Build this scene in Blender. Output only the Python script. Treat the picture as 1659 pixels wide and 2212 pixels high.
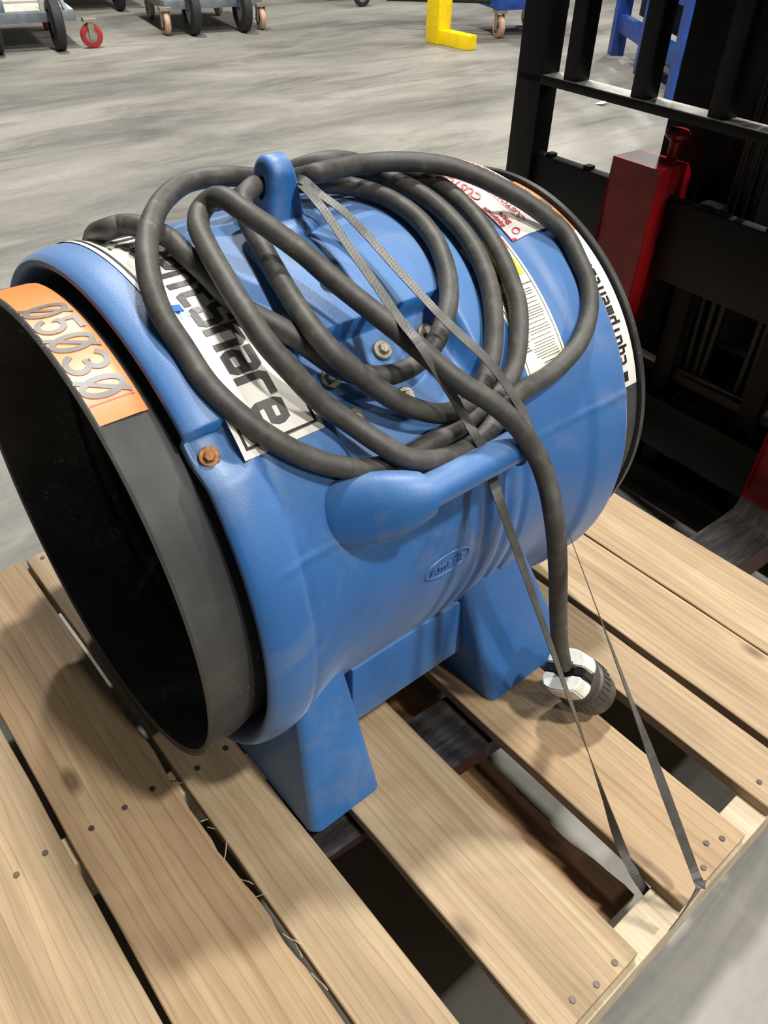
import bpy, bmesh, math, random
import numpy as np
from mathutils import Vector, Matrix, noise
random.seed(7)
S = bpy.context.scene
for o in list(bpy.data.objects): bpy.data.objects.remove(o, do_unlink=True)
COL = S.collection
R_ = math.radians
sin, cos, pi = math.sin, math.cos, math.pi
# ------------------------------------------------------------------ camera
W, H, F = 1659, 2212, 1698.57
YAW, PIT, ROL = R_(-48.7493), R_(40.0736), R_(1.7796)
CP = Vector((0.0649, -1.0798, 0.9032))
_f = Vector((sin(YAW)*cos(PIT), cos(YAW)*cos(PIT), -sin(PIT)))
_r = Vector((cos(YAW), -sin(YAW), 0)); _u = _r.cross(_f)
_r2 = _r*cos(ROL) + _u*sin(ROL); _u2 = _u*cos(ROL) - _r*sin(ROL)
cam = bpy.data.cameras.new('camera'); cam.sensor_fit = 'VERTICAL'; cam.sensor_height = 36
cam.lens = F/H*36; cam.clip_start = .02; cam.clip_end = 200
co = bpy.data.objects.new('camera', cam); COL.objects.link(co)
M = Matrix((_r2, _u2, -_f)).transposed().to_4x4(); M.translation = CP
co.matrix_world = M
S.camera = co
# ------------------------------------------------------------------ world, lamps, exposure
S.view_settings.view_transform = 'Standard'; S.view_settings.look = 'None'
S.view_settings.gamma = 1; S.view_settings.exposure = 0.0; S.view_settings.use_curve_mapping = False
wd = bpy.data.worlds.new('world'); S.world = wd; wd.use_nodes = True
wd.node_tree.nodes['Background'].inputs[0].default_value = (.95, .97, 1, 1)
wd.node_tree.nodes['Background'].inputs[1].default_value = 0.055
FLOOR = -0.25
LH = 6.2
def high_bay(x, y, p):                     # square high-bay lamps of the warehouse roof
    l = bpy.data.lights.new('high_bay_lamp', 'AREA'); l.shape = 'SQUARE'; l.size = .42; l.energy = p
    l.color = (1, .975, .93)
    o = bpy.data.objects.new('high_bay_lamp', l); COL.objects.link(o); o.location = (x, y, LH)
CX, CY = -.5, -.6
for i in range(-1, 3):
    high_bay(CX + (.5 - .7*i)*LH, CY + (.15 + .09*i)*LH, 410)
for i in range(-1, 3):
    high_bay(CX + (.5 - .7*i)*LH - .5, CY + (1.55 + .09*i)*LH, 430)

# ------------------------------------------------------------------ pixel helpers (a pixel gives a direction, a surface the distance)
def ray(px, py): return _f*F + _r2*(px - W/2) - _u2*(py - H/2)
def at(px, py, ax, v):
    d = ray(px, py); i = 'xyz'.index(ax); return CP + d*((v - CP[i])/d[i])
AX, AZ = -.6544, .2972                     # fan axis (runs along y)
def cyl(px, py, R):
    d = ray(px, py); o = CP
    a = d.x**2 + d.z**2; b = 2*((o.x-AX)*d.x + (o.z-AZ)*d.z); c = (o.x-AX)**2 + (o.z-AZ)**2 - R*R
    D = b*b - 4*a*c
    if D < 0: D = 0
    return o + d*((-b - D**.5)/2/a)
# ------------------------------------------------------------------ materials
def srgb(r, g, b):
    f = lambda c: (c/255/12.92) if c/255 <= .04045 else ((c/255 + .055)/1.055)**2.4
    return (f(r), f(g), f(b), 1)
class NT:
    def __init__(s, name):
        s.m = bpy.data.materials.new(name); s.m.use_nodes = True; s.t = s.m.node_tree
        s.b = s.t.nodes['Principled BSDF']; s.tc = None
    def n(s, kind, **kw):
        x = s.t.nodes.new(kind)
        for k, v in kw.items():
            if k.startswith('i_'):
                x.inputs[int(k[2:]) if k[2:].isdigit() else k[2:].replace('_', ' ')].default_value = v
            else: setattr(x, k, v)
        return x
    def l(s, a, b): s.t.links.new(a, b)
    def coord(s, scale=(1, 1, 1), rot=(0, 0, 0), rnd=False):
        if not s.tc: s.tc = s.n('ShaderNodeTexCoord')
        mp = s.n('ShaderNodeMapping'); mp.inputs['Scale'].default_value = scale; mp.inputs['Rotation'].default_value = rot
        s.l(s.tc.outputs['Object'], mp.inputs['Vector'])
        if rnd:
            oi = s.n('ShaderNodeObjectInfo'); ad = s.n('ShaderNodeVectorMath', operation='MULTIPLY_ADD')
            cb = s.n('ShaderNodeCombineXYZ')
            for k in range(3): s.l(oi.outputs['Random'], cb.inputs[k])
            s.l(cb.outputs[0], ad.inputs[0]); ad.inputs[1].default_value = (37, 53, 71); s.l(mp.outputs[0], ad.inputs[2])
            return ad.outputs[0]
        return mp.outputs[0]
    def noise(s, vec, scale, detail=4, rough=.55, dist=0):
        x = s.n('ShaderNodeTexNoise'); s.l(vec, x.inputs['Vector'])
        x.inputs['Scale'].default_value = scale; x.inputs['Detail'].default_value = detail
        x.inputs['Roughness'].default_value = rough; x.inputs['Distortion'].default_value = dist
        return x.outputs['Fac']
    def ramp(s, fac, stops):
        x = s.n('ShaderNodeValToRGB'); s.l(fac, x.inputs[0]); e = x.color_ramp.elements
        while len(e) < len(stops): e.new(.5)
        for k, (p, c) in zip(e, stops):
            k.position = p; k.color = c if len(c) == 4 else (*c, 1)
        return x.outputs['Color']
    def mix(s, fac, a, b, mode='MIX'):
        x = s.n('ShaderNodeMix', data_type='RGBA', blend_type=mode)
        for inp, v in ((x.inputs[0], fac), (x.inputs[6], a), (x.inputs[7], b)):
            if hasattr(v, 'is_linked'): s.l(v, inp)
            else: inp.default_value = v
        return x.outputs[2]
    def bump(s, h, strength=.2, dist=.01):
        x = s.n('ShaderNodeBump'); x.inputs['Strength'].default_value = strength; x.inputs['Distance'].default_value = dist
        s.l(h, x.inputs['Height']); s.l(x.outputs[0], s.b.inputs['Normal'])
    def fin(s, col, rough=.5, metal=0, spec=None):
        for inp, v in ((s.b.inputs['Base Color'], col), (s.b.inputs['Roughness'], rough), (s.b.inputs['Metallic'], metal)):
            if hasattr(v, 'is_linked'): s.l(v, inp)
            else: inp.default_value = v
        if spec is not None: s.b.inputs['Specular IOR Level'].default_value = spec
        return s.m
K = (0, 0, 0, 1); WH = (1, 1, 1, 1)
MAT = {}
def plain(name, c, rough=.5, metal=0, var=.12, scale=30, spec=None):
    t = NT(name); v = t.coord()
    n = t.noise(v, scale, 5)
    dk = tuple(x*(1-var*2) for x in c[:3]) + (1,); lt = tuple(min(1, x*(1+var)) for x in c[:3]) + (1,)
    MAT[name] = t.fin(t.ramp(n, [(.25, dk), (.7, lt)]), rough, metal, spec); return t
# blue moulded plastic with dust, scuffs and a pale top sheen painted in
t = NT('blue_plastic'); v = t.coord()
base = t.ramp(t.noise(v, 5, 4), [(.3, srgb(15, 88, 154)), (.7, srgb(24, 102, 170))])
dust = t.ramp(t.noise(t.coord((1, 1, 1)), 9, 8, .65, .6), [(.52, K), (.76, (.34,)*3)])
c = t.mix(dust, base, srgb(150, 148, 138))
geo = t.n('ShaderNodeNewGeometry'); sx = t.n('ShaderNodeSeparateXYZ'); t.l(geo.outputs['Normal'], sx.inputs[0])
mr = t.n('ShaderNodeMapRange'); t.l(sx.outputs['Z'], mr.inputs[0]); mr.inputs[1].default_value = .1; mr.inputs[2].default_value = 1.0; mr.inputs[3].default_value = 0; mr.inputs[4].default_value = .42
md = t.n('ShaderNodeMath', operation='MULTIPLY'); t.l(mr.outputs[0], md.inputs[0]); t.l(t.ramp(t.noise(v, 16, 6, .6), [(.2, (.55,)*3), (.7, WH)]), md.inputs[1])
c = t.mix(md.outputs[0], c, srgb(128, 148, 172))  # upward faces paled: their sheen is put into the colour
scr = t.ramp(t.noise(t.coord((40, 5, 9), (.3, .5, .2)), 3, 6, .7), [(.69, K), (.76, (.5,)*3)])
c = t.mix(scr, c, srgb(160, 172, 185))
t.bump(t.noise(v, 420, 3), .12, .002)
t.b.inputs['Sheen Weight'].default_value = .18; t.b.inputs['Sheen Roughness'].default_value = .45
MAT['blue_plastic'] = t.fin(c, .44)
# lifted blue paint of far things
plain('blue_paint', srgb(28, 70, 150), .45, 0, .2, 12)
# black collar plastic with pale scuffs
t = NT('black_plastic'); v = t.coord()
base = t.ramp(t.noise(v, 14, 5), [(.3, srgb(46, 46, 46)), (.7, srgb(68, 68, 67))])
msk = t.ramp(t.noise(v, 7, 3), [(.5, K), (.62, WH)])
fine = t.ramp(t.noise(t.coord((1, .6, 1)), 190, 4, .7, 1.5), [(.6, K), (.68, WH)])
mm = t.n('ShaderNodeMath', operation='MULTIPLY'); t.l(msk, mm.inputs[0]); t.l(fine, mm.inputs[1])
m2 = t.n('ShaderNodeMath', operation='MULTIPLY'); t.l(mm.outputs[0], m2.inputs[0]); m2.inputs[1].default_value = .55
MAT['black_plastic'] = t.fin(t.mix(m2.outputs[0], base, srgb(190, 190, 185)), .42)
plain('black_inner', srgb(9, 9, 9), .55)
# rubber cable
t = NT('cable_rubber'); v = t.coord()
c = t.ramp(t.noise(v, 60, 6, .6), [(.3, srgb(52, 50, 47)), (.62, srgb(74, 71, 66)), (.8, srgb(112, 106, 94))])
t.bump(t.noise(v, 600, 2), .15, .001)
MAT['cable_rubber'] = t.fin(c, .55)
# woven strap
t = NT('strap_weave'); v = t.coord()
w = t.n('ShaderNodeTexWave', wave_type='BANDS', bands_direction='DIAGONAL'); t.l(v, w.inputs[0]); w.inputs['Scale'].default_value = 420
t.bump(w.outputs['Fac'], .3, .0006)
MAT['strap_weave'] = t.fin(t.ramp(t.noise(v, 40, 3), [(.3, srgb(62, 60, 57)), (.7, srgb(88, 85, 81))]), .38)
# wood
def wood(name, lo, mid, hi, ring=7, contrast=.5):
    t = NT(name); v = t.coord((1.1, 14, 14), rnd=True); v2 = t.coord((3.5, 150, 150), rnd=True)
    n1 = t.noise(v, 1.6, 5, .55, .9)
    w = t.n('ShaderNodeTexWave', wave_type='BANDS', bands_direction='Y', wave_profile='SAW')
    vw = t.coord((.9, ring, ring), rnd=True); t.l(vw, w.inputs[0])
    w.inputs['Scale'].default_value = 4.2; w.inputs['Distortion'].default_value = 7; w.inputs['Detail'].default_value = 3; w.inputs['Detail Scale'].default_value = .7
    base = t.ramp(n1, [(.28, lo), (.52, mid), (.75, hi)])
    rings = t.ramp(w.outputs['Fac'], [(.0, (.66, .56, .45)), (.18, (1, 1, 1)), (1, (.92, .89, .84))])
    c = t.mix(contrast, base, rings, 'MULTIPLY')
    fib = t.ramp(t.noise(v2, 1.5, 4, .7), [(.3, (.8, .76, .7)), (.55, (1, 1, 1))])
    c = t.mix(.75, c, fib, 'MULTIPLY')
    knot = t.n('ShaderNodeTexVoronoi'); vk = t.coord((2.2, 5.2, 1), rnd=True); t.l(vk, knot.inputs['Vector']); knot.inputs['Scale'].default_value = 1.15
    kd = t.ramp(knot.outputs['Distance'], [(.03, (.16, .12, .1)), (.075, (1, 1, 1))])
    c = t.mix(.75, c, kd, 'MULTIPLY')
    st = t.ramp(t.noise(t.coord((2, 6, 6), rnd=True), 1.3, 3), [(.3, (.82, .79, .76)), (.55, (1, 1, 1))])
    c = t.mix(.7, c, st, 'MULTIPLY')
    t.bump(t.noise(v2, 2, 4, .7), .25, .002)
    MAT[name] = t.fin(c, .68)
wood('pallet_wood', srgb(146, 124, 96), srgb(171, 149, 118), srgb(190, 170, 138), 7, .72)
wood('pallet_wood_red', srgb(146, 120, 88), srgb(169, 143, 110), srgb(186, 162, 128), 5, .8)
wood('stringer_wood', srgb(166, 150, 122), srgb(188, 173, 146), srgb(206, 192, 166), 9, .4)
wood('old_wood', srgb(120, 90, 62), srgb(146, 112, 78), srgb(166, 132, 96), 6, .5)
# concrete
t = NT('concrete'); rz = -1.42
va = t.coord((1, 1, 1)); vs = t.coord((1.7, .55, 1), (0, 0, R_(8)))
c = t.ramp(t.noise(vs, 1.1, 8, .62, .4), [(.3, srgb(92, 90, 86)), (.48, srgb(128, 125, 118)), (.66, srgb(154, 150, 141))])
smu = t.ramp(t.noise(t.coord((3.2, .8, 1), (0, 0, R_(12))), 1.2, 7, .68, 1.2), [(.5, (1, 1, 1)), (.68, (.55, .55, .56))])
c = t.mix(.75, c, smu, 'MULTIPLY')
fine = t.ramp(t.noise(va, 45, 6, .7), [(.3, (.86, .86, .86)), (.6, (1, 1, 1))])
c = t.mix(.8, c, fine, 'MULTIPLY')
mk = t.ramp(t.noise(t.coord((8, .35, 1), (0, 0, R_(-14))), 1.3, 3, .5, 1), [(.63, (1, 1, 1)), (.7, (.62, .62, .63))])
c = t.mix(.6, c, mk, 'MULTIPLY')
t.bump(t.noise(va, 30, 5), .06, .01)
MAT['concrete'] = t.fin(c, .55)
# labels
def lab(name, c, dirt=.25, rough=.35):
    t = NT(name); v = t.coord()
    d = t.ramp(t.noise(v, 22, 6, .65, .4), [(.5, K), (.75, (dirt,)*3)])
    MAT[name] = t.fin(t.mix(d, c, srgb(140, 130, 112)), rough)
lab('label_white', srgb(226, 222, 212), .45); lab('label_orange', srgb(238, 128, 66), .15, .36); lab('label_cream', srgb(232, 228, 206), .3)
lab('print_grey', srgb(70, 68, 64), .2); lab('print_black', srgb(36, 34, 32), .2); lab('print_red', srgb(186, 62, 66), .2); lab('label_yellow', srgb(226, 200, 60), .2)
lab('print_number', srgb(84, 78, 70), .2, .4); lab('print_blue', srgb(60, 110, 180), .1)
# metals
plain('zinc', srgb(176, 170, 150), .35, .85, .2, 200); plain('rusty_bolt', srgb(150, 104, 62), .6, .5, .3, 260)
plain('fork_black', srgb(9, 9, 9), .5, 0, .25, 14, .3); plain('fork_dark', srgb(4, 4, 4), .6, 0, .3, 10, .3); plain('rail_top_glare', srgb(190, 187, 178), .5, 0, .2, 30)
plain('red_paint', srgb(140, 14, 20), .4, 0, .25, 16)
t = NT('worn_steel'); v = t.coord((6, 1, 1))
c = t.ramp(t.noise(v, 14, 7, .7, .4), [(.3, srgb(48, 45, 43)), (.55, srgb(84, 80, 78)), (.75, srgb(128, 124, 120))])
ru = t.ramp(t.noise(t.coord(), 5, 5), [(.5, K), (.65, (.6,)*3)])
MAT['worn_steel'] = t.fin(t.mix(ru, c, srgb(84, 66, 50)), .38, .75)
plain('cart_grey', srgb(128, 136, 144), .4, .35, .15, 20); plain('cart_white', srgb(205, 203, 192), .5); plain('tire_black', srgb(34, 35, 36), .7, 0, .2, 40)
plain('caster_red', srgb(168, 42, 44), .5); plain('caster_pink', srgb(196, 158, 136), .5); plain('caster_zinc', srgb(170, 164, 146), .4, .6)
plain('yellow_paint', srgb(250, 214, 0), .45, 0, .08); plain('hose', srgb(20, 19, 18), .5); plain('plug_grey', srgb(70, 66, 60), .45, 0, .2, 60)
plain('plug_black', srgb(26, 27, 29), .4); plain('plug_white', srgb(226, 224, 212), .55, 0, .1, 70); plain('paper', srgb(235, 235, 232), .7); plain('brown_rail', srgb(52, 42, 34), .6, 0, .3, 20)
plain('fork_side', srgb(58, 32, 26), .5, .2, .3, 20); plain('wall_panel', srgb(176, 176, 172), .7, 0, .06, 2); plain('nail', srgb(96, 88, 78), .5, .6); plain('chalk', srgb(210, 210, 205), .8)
# ------------------------------------------------------------------ mesh helpers
def link(name, me, mat=None, parent=None):
    o = bpy.data.objects.new(name, me); COL.objects.link(o)
    if mat:
        for m in (mat if isinstance(mat, (list, tuple)) else [mat]): me.materials.append(MAT[m])
    if parent: o.parent = parent
    return o
def mesh(name, V, Fc, mat=None, parent=None, smooth=False, idx=None):
    me = bpy.data.meshes.new(name); me.from_pydata([tuple(v) for v in V], [], Fc)
    if smooth: me.polygons.foreach_set('use_smooth', [True]*len(me.polygons))
    if idx: me.polygons.foreach_set('material_index', idx)
    me.validate(); me.update()
    return link(name, me, mat, parent)
def frombm(name, bm, mat=None, parent=None, smooth=False):
    me = bpy.data.meshes.new(name); bmesh.ops.recalc_face_normals(bm, faces=bm.faces[:]); bm.to_mesh(me); bm.free()
    if smooth: me.polygons.foreach_set('use_smooth', [True]*len(me.polygons))
    return link(name, me, mat, parent)
def autosmooth(o, ang=35):
    me = o.data; me.polygons.foreach_set('use_smooth', [True]*len(me.polygons))
    bm = bmesh.new(); bm.from_mesh(me)
    for e in bm.edges:
        if len(e.link_faces) == 2 and e.calc_face_angle(0) > R_(ang): e.smooth = False
    bm.to_mesh(me); bm.free(); return o
def bmbox(bm, x0, x1, y0, y1, z0, z1, bev=0, mat=None):
    v = [bm.verts.new((x, y, z)) for z in (z0, z1) for y in (y0, y1) for x in (x0, x1)]
    fs = [bm.faces.new([v[i] for i in q]) for q in ((0, 2, 3, 1), (4, 5, 7, 6), (0, 1, 5, 4), (2, 6, 7, 3), (0, 4, 6, 2), (1, 3, 7, 5))]
    if bev:
        es = list({e for f in fs for e in f.edges})
        bmesh.ops.bevel(bm, geom=es, offset=bev, segments=2, affect='EDGES', profile=.6)
def box(name, x0, x1, y0, y1, z0, z1, mat, parent=None, bev=.003):
    bm = bmesh.new(); bmbox(bm, x0, x1, y0, y1, z0, z1, bev); return autosmooth(frombm(name, bm, mat, parent))
def lathe(name, prof, mat, parent, n=96, axis='y', c=(0, 0, 0), smooth=True, close=False, ang=40):
    V = []; Fc = []
    for a, r in prof:
        for k in range(n):
            th = 2*pi*k/n; p, q_ = r*cos(th), r*sin(th)
            V.append({'y': (c[0]+p, c[1]+a, c[2]+q_), 'z': (c[0]+p, c[1]+q_, c[2]+a), 'x': (c[0]+a, c[1]+p, c[2]+q_)}[axis])
    m = len(prof)
    for i in range(m if close else m-1):
        for k in range(n):
            j = (i+1) % m; k2 = (k+1) % n
            Fc.append((i*n+k, i*n+k2, j*n+k2, j*n+k))
    me = bpy.data.meshes.new(name); me.from_pydata(V, [], Fc)
    bm = bmesh.new(); bm.from_mesh(me); bmesh.ops.recalc_face_normals(bm, faces=bm.faces[:]); bm.to_mesh(me); bm.free()
    o = link(name, me, mat, parent)
    return autosmooth(o, ang) if smooth else o
def catmull(P, sub=8, closed=False):
    P = [Vector(p) for p in P]; out = []
    for i in range(len(P)-1):
        p0 = P[i-1] if i else P[0]*2 - P[1]; p1, p2 = P[i], P[i+1]; p3 = P[i+2] if i+2 < len(P) else P[-1]*2 - P[-2]
        t1 = max((p1-p0).length**.5, 1e-4); t2 = max((p2-p1).length**.5, 1e-4); t3 = max((p3-p2).length**.5, 1e-4)
        for k in range(sub):
            t = t1 + t2*k/sub
            A1 = p0*((t1-t)/t1) + p1*(t/t1); A2 = p1*((t1+t2-t)/t2) + p2*((t-t1)/t2); A3 = p2*((t1+t2+t3-t)/t3) + p3*((t-t1-t2)/t3)
            B1 = A1*((t1+t2-t)/(t1+t2)) + A2*(t/(t1+t2)); B2 = A2*((t1+t2+t3-t)/(t2+t3)) + A3*((t-t1)/(t2+t3))
            out.append(B1*((t1+t2-t)/t2) + B2*((t-t1)/t2))
    out.append(P[-1].copy()); return out
def tube(name, path, r, mat, parent=None, n=14, cap=True):
    V = []; Fc = []; L = len(path); nrm = None
    for i, p in enumerate(path):
        tg = (path[min(i+1, L-1)] - path[max(i-1, 0)]).normalized()
        if nrm is None: nrm = tg.orthogonal().normalized()
        nrm = (nrm - tg*nrm.dot(tg)).normalized(); bn = tg.cross(nrm)
        rr = r[i] if isinstance(r, (list, tuple)) else r
        for k in range(n):
            a = 2*pi*k/n; V.append(p + nrm*(rr*cos(a)) + bn*(rr*sin(a)))
    for i in range(L-1):
        for k in range(n):
            k2 = (k+1) % n; Fc.append((i*n+k, i*n+k2, (i+1)*n+k2, (i+1)*n+k))
    if cap: Fc += [tuple(range(n-1, -1, -1)), tuple((L-1)*n+k for k in range(n))]
    return autosmooth(mesh(name, V, Fc, mat, parent), 50)
def empty(name, loc, label, cat, rz=0, group=None):
    o = bpy.data.objects.new(name, None); COL.objects.link(o); o.location = loc; o.rotation_euler[2] = rz
    o.empty_display_size = .05
    tag(o, label, cat, group); return o
def tag(o, label, cat, group=None):
    o['label'] = label; o['category'] = cat
    if group: o['group'] = group
    return o
def hexbolt(name, p, nrm, r, h, mat, parent, washer=True, up=None):
    nrm = nrm.normalized(); a = (up or nrm.orthogonal()).normalized(); a = (a - nrm*a.dot(nrm)).normalized(); b = nrm.cross(a)
    V = []; Fc = []
    def ring(rad, z, n, off=0):
        s = len(V)
        for k in range(n):
            t_ = 2*pi*k/n + off; V.append(p + a*(rad*cos(t_)) + b*(rad*sin(t_)) + nrm*z)
        return s
    n = 24
    if washer:
        s0 = ring(r*1.75, -.002, n); s1 = ring(r*1.75, .0018, n); s2 = ring(r*1.6, .0026, n)
        for s, e in ((s0, s1), (s1, s2)):
            for k in range(n): Fc.append((s+k, s+(k+1) % n, e+(k+1) % n, e+k))
        Fc.append(tuple(s2+k for k in range(n)))
    s0 = ring(r, 0, 6); s1 = ring(r, h*.85, 6); s2 = ring(r*.82, h, 6)
    for s, e in ((s0, s1), (s1, s2)):
        for k in range(6): Fc.append((s+k, s+(k+1) % 6, e+(k+1) % 6, e+k))
    Fc.append(tuple(s2+k for k in range(6)))
    return mesh(name, V, Fc, mat, parent)
# ================================================================== SETTING
fl = mesh('floor', [(-40, -25, FLOOR), (30, -25, FLOOR), (30, 40, FLOOR), (-40, 40, FLOOR)], [(0, 1, 2, 3)], 'concrete'); fl['kind'] = 'structure'
for nm, V_ in (('wall_back', [(-18, -25, FLOOR), (-18, 24, FLOOR), (-18, 24, 8), (-18, -25, 8)]), ('wall_right', [(-18, 24, FLOOR), (30, 24, FLOOR), (30, 24, 8), (-18, 24, 8)])):
    w_ = mesh(nm, V_, [(0, 1, 2, 3)], 'wall_panel'); w_['kind'] = 'structure'
# ================================================================== PALLET
PZ = .018
pal = empty('pallet', (-.508, -.6, -.125), 'light wooden slatted pallet carrying the blue fan on forklift forks', 'pallet')
PO = Vector(pal.location)
def board(name, x0, x1, y0, y1, z1, th, mat, seed, jit=.0006, chips=(), wane=None, par=pal):
    n = 60; V = []; Fc = []; rng = random.Random(seed)
    for i in range(n+1):
        x = x0 + (x1-x0)*i/n
        j0 = jit*2*noise.noise((x*9, seed*3.1, 0)); j1 = jit*2*noise.noise((x*9, seed*3.1, 7))
        if chips:
            for cx, cw, cd in chips:
                d = abs(x-cx)/cw
                if d < 1: j1 -= cd*(1-d*d)*(0.6+.8*abs(noise.noise((x*60, seed, 2))))
        if wane: j1 += wane*(noise.noise((x*7, seed, 4))*1.0 + .4*noise.noise((x*22, seed, 9)))
        zc = -.0010*abs(noise.noise((x*3, seed, 5)))
        b = .0015
        sec = [(y0+j0, z1-th), (y0+j0, z1-b+zc), (y0+j0+b, z1+zc), (y1+j1-b, z1+zc), (y1+j1, z1-b+zc), (y1+j1, z1-th)]
        ex = 0
        if i == 0: ex = .0015*rng.uniform(0, 1)
        for y, z in sec: V.append((x+ex-PO.x, y-PO.y, z-PO.z))
    m = 6
    for i in range(n):
        for k in range(m): Fc.append((i*m+k, (i+1)*m+k, (i+1)*m+(k+1) % m, i*m+(k+1) % m))
    Fc += [tuple(range(m)), tuple(n*m+k for k in range(m-1, -1, -1))]
    o = mesh(name, V, Fc, mat, par); bm = bmesh.new(); bm.from_mesh(o.data); bmesh.ops.recalc_face_normals(bm, faces=bm.faces[:]); bm.to_mesh(o.data); bm.free()
    return o
DB = [(-1.2, -1.0576, 'pallet_wood', ()), (-1.0499, -.9168, 'pallet_wood_red', ((-.42, .10, .006), (-.26, .03, .005), (-.52, .03, .005), (-.62, .02, .004))), (-.9093, -.8279, 'pallet_wood', ()),
      (-.7692, -.6329, 'pallet_wood', ()), (-.5519, -.4191, 'pallet_wood_red', ()), (-.3645, -.2843, 'pallet_wood', ()), (-.2715, -.1375, 'pallet_wood', ()), (-.134, 0, 'pallet_wood', ())]
for i, (a, b, m, ch) in enumerate(DB):
    board('deck_board', -1.016, -.004 + .003*((i*7) % 3 - 1), a, b, 0, PZ, m, i+1, chips=ch)
for x0, x1 in ((-.042, 0), (-.532, -.492), (-1.016, -.976)):
    bm = bmesh.new(); bmbox(bm, x0-PO.x, x1-PO.x, -1.2-PO.y, -PO.y, -.107-PO.z, -PZ-PO.z, .002); frombm('stringer', bm, 'stringer_wood', pal)
board('bottom_board', -1.016, -.06, -.66, -.530, -.107, .018, 'old_wood', 21, wane=.012)
board('bottom_board', -1.016, 0, -.13, 0, -.107, .018, 'old_wood', 22)
board('bottom_board', -1.016, 0, -1.2, -1.07, -.107, .018, 'old_wood', 23)
def nail(px, py, z=0):
    p = at(px, py, 'z', z); V = [(p.x-PO.x+.0035*cos(k*pi/5), p.y-PO.y+.0035*sin(k*pi/5), z+.0016-PO.z) for k in range(10)]
    V += [(x, y, z_-.004) for x, y, z_ in V]
    mesh('nail_head', V, [tuple(range(10))] + [(k, (k+1) % 10, 10+(k+1) % 10, 10+k) for k in range(10)], 'nail', pal)
for px, py in ((1328, 2080), (1289, 2127), (1237, 2160), (98, 1843), (36, 1890), (270, 1745), (198, 1790), (330, 1705), (1526, 1822), (1560, 1812), (1520, 1875), (1640, 1690), (92, 1205), (427, 1660), (488, 1617)): nail(px, py)
rng = random.Random(11)
for px, py, a_ in ((455, 1765, 1.2), (470, 1790, .6), (488, 1835, 2.4), (528, 1902, .4), (560, 1935, .9), (632, 2030, .3), (645, 2052, -.2), (690, 2120, .1), (395, 1690, .8)):
    p = at(px, py, 'z', -.004) - PO; L_ = rng.uniform(.008, .018)
    path = catmull([p + Vector((cos(a_)*L_*u, sin(a_)*L_*u, .004*sin(u*2.2))) for u in (-1, -.3, .4, 1)], 4)
    tube('splinter', path, .0006, 'stringer_wood', pal, 5)
# ================================================================== VENTILATION FAN
fan = empty('ventilation_fan', (AX, -.58, 0), 'blue plastic barrel ventilation fan with black duct collars standing on the wooden pallet', 'fan')
FO = Vector(fan.location)
def loc(p): return Vector(p) - FO
def smooth01(x): x = max(0, min(1, x)); return x*x*(3-2*x)
PROF = [(-.780, .281), (-.822, .2815), (-.836, .284), (-.846, .2885), (-.850, .2935), (-.848, .2985), (-.842, .3020), (-.832, .3045), (-.818, .3055), (-.805, .3048), (-.797, .3028), (-.7945, .2992), (-.791, .3010), (-.78, .3)]
def rbody(y):
    if y < -.78:
        for (y0, r0), (y1, r1) in zip(PROF[8:], PROF[9:]):
            if y0 <= y <= y1: return r0 + (r1-r0)*(y-y0)/(y1-y0)
        return .3045
    if y > -.385:
        return .3 + .0045*smooth01((y+.385)/.02) - .006*smooth01((y+.314)/.006)**2
    return .3
def Rb(y, a):
    r = rbody(y); d = (a+180) % 360 - 180
    mid = smooth01((y+.80)/.06)*smooth01((-.36-y)/.08)
    if d < 20: r -= .0125*mid*smooth01((20-d)/45)
    # parting line along the side and its seams
    if abs(d-20.8) < 1.1 and -.81 < y < -.31: r += .0012*(1-abs(d-20.8)/1.1)
    # recessed bolting ledge under the top pad
    if -.716 < y < -.515 and 24 < d < 57.5:
        r -= .027*smooth01((y+.716)/.016)*smooth01((-.515-y)/.02)*smooth01((57.5-d)/.8)*smooth01((d-26)/24)
    # bolt notch in the front rim
    if 38 < d < 48.6 and y < -.812:
        r -= .017*smooth01((48.6-d)/.7)*smooth01((d-38)/7)*smooth01((-.812-y)/.003)
    # ring grooves low on the side
    if -75 < d < 34:
        w = smooth01((34-d)/10)*smooth01((d+75)/10)
        for yg in (-.553, -.520, -.494):
            u = (y-yg)/.0075
            if abs(u) < 1: r -= .0035*w*(1-u*u)
    return r
NA = 720
ys = [p[0] for p in PROF] + list(np.arange(-.7765, -.3075, .0035))
V = []; Fc = []
for i, y in enumerate(ys):
    for k in range(NA):
        a = 360*k/NA
        if i < 8:
            r = PROF[i][1]
            if i >= 4: r -= (rbody(-.82) - Rb(-.82, a))*.8 if y < -.8 else 0
        else: r = Rb(y, a)
        V.append((r*cos(R_(a)), y-FO.y, AZ + r*sin(R_(a))))
m = len(ys)
for y, r in ((-.3075, .284), (-.32, .28)):
    for k in range(NA):
        a = R_(360*k/NA); V.append((r*cos(a), y-FO.y, AZ + r*sin(a)))
m += 2
for i in range(m-1):
    for k in range(NA):
        k2 = (k+1) % NA; Fc.append((i*NA+k, (i+1)*NA+k, (i+1)*NA+k2, i*NA+k2))
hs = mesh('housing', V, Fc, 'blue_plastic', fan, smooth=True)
def sp(a, y, off=0):                       # point on the housing skin in fan space
    r = Rb(y, a) + off; return Vector((r*cos(R_(a)), y-FO.y, AZ + r*sin(R_(a))))
def cc(a, y, r): return Vector((r*cos(R_(a)), y-FO.y, AZ + r*sin(R_(a))))
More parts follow.
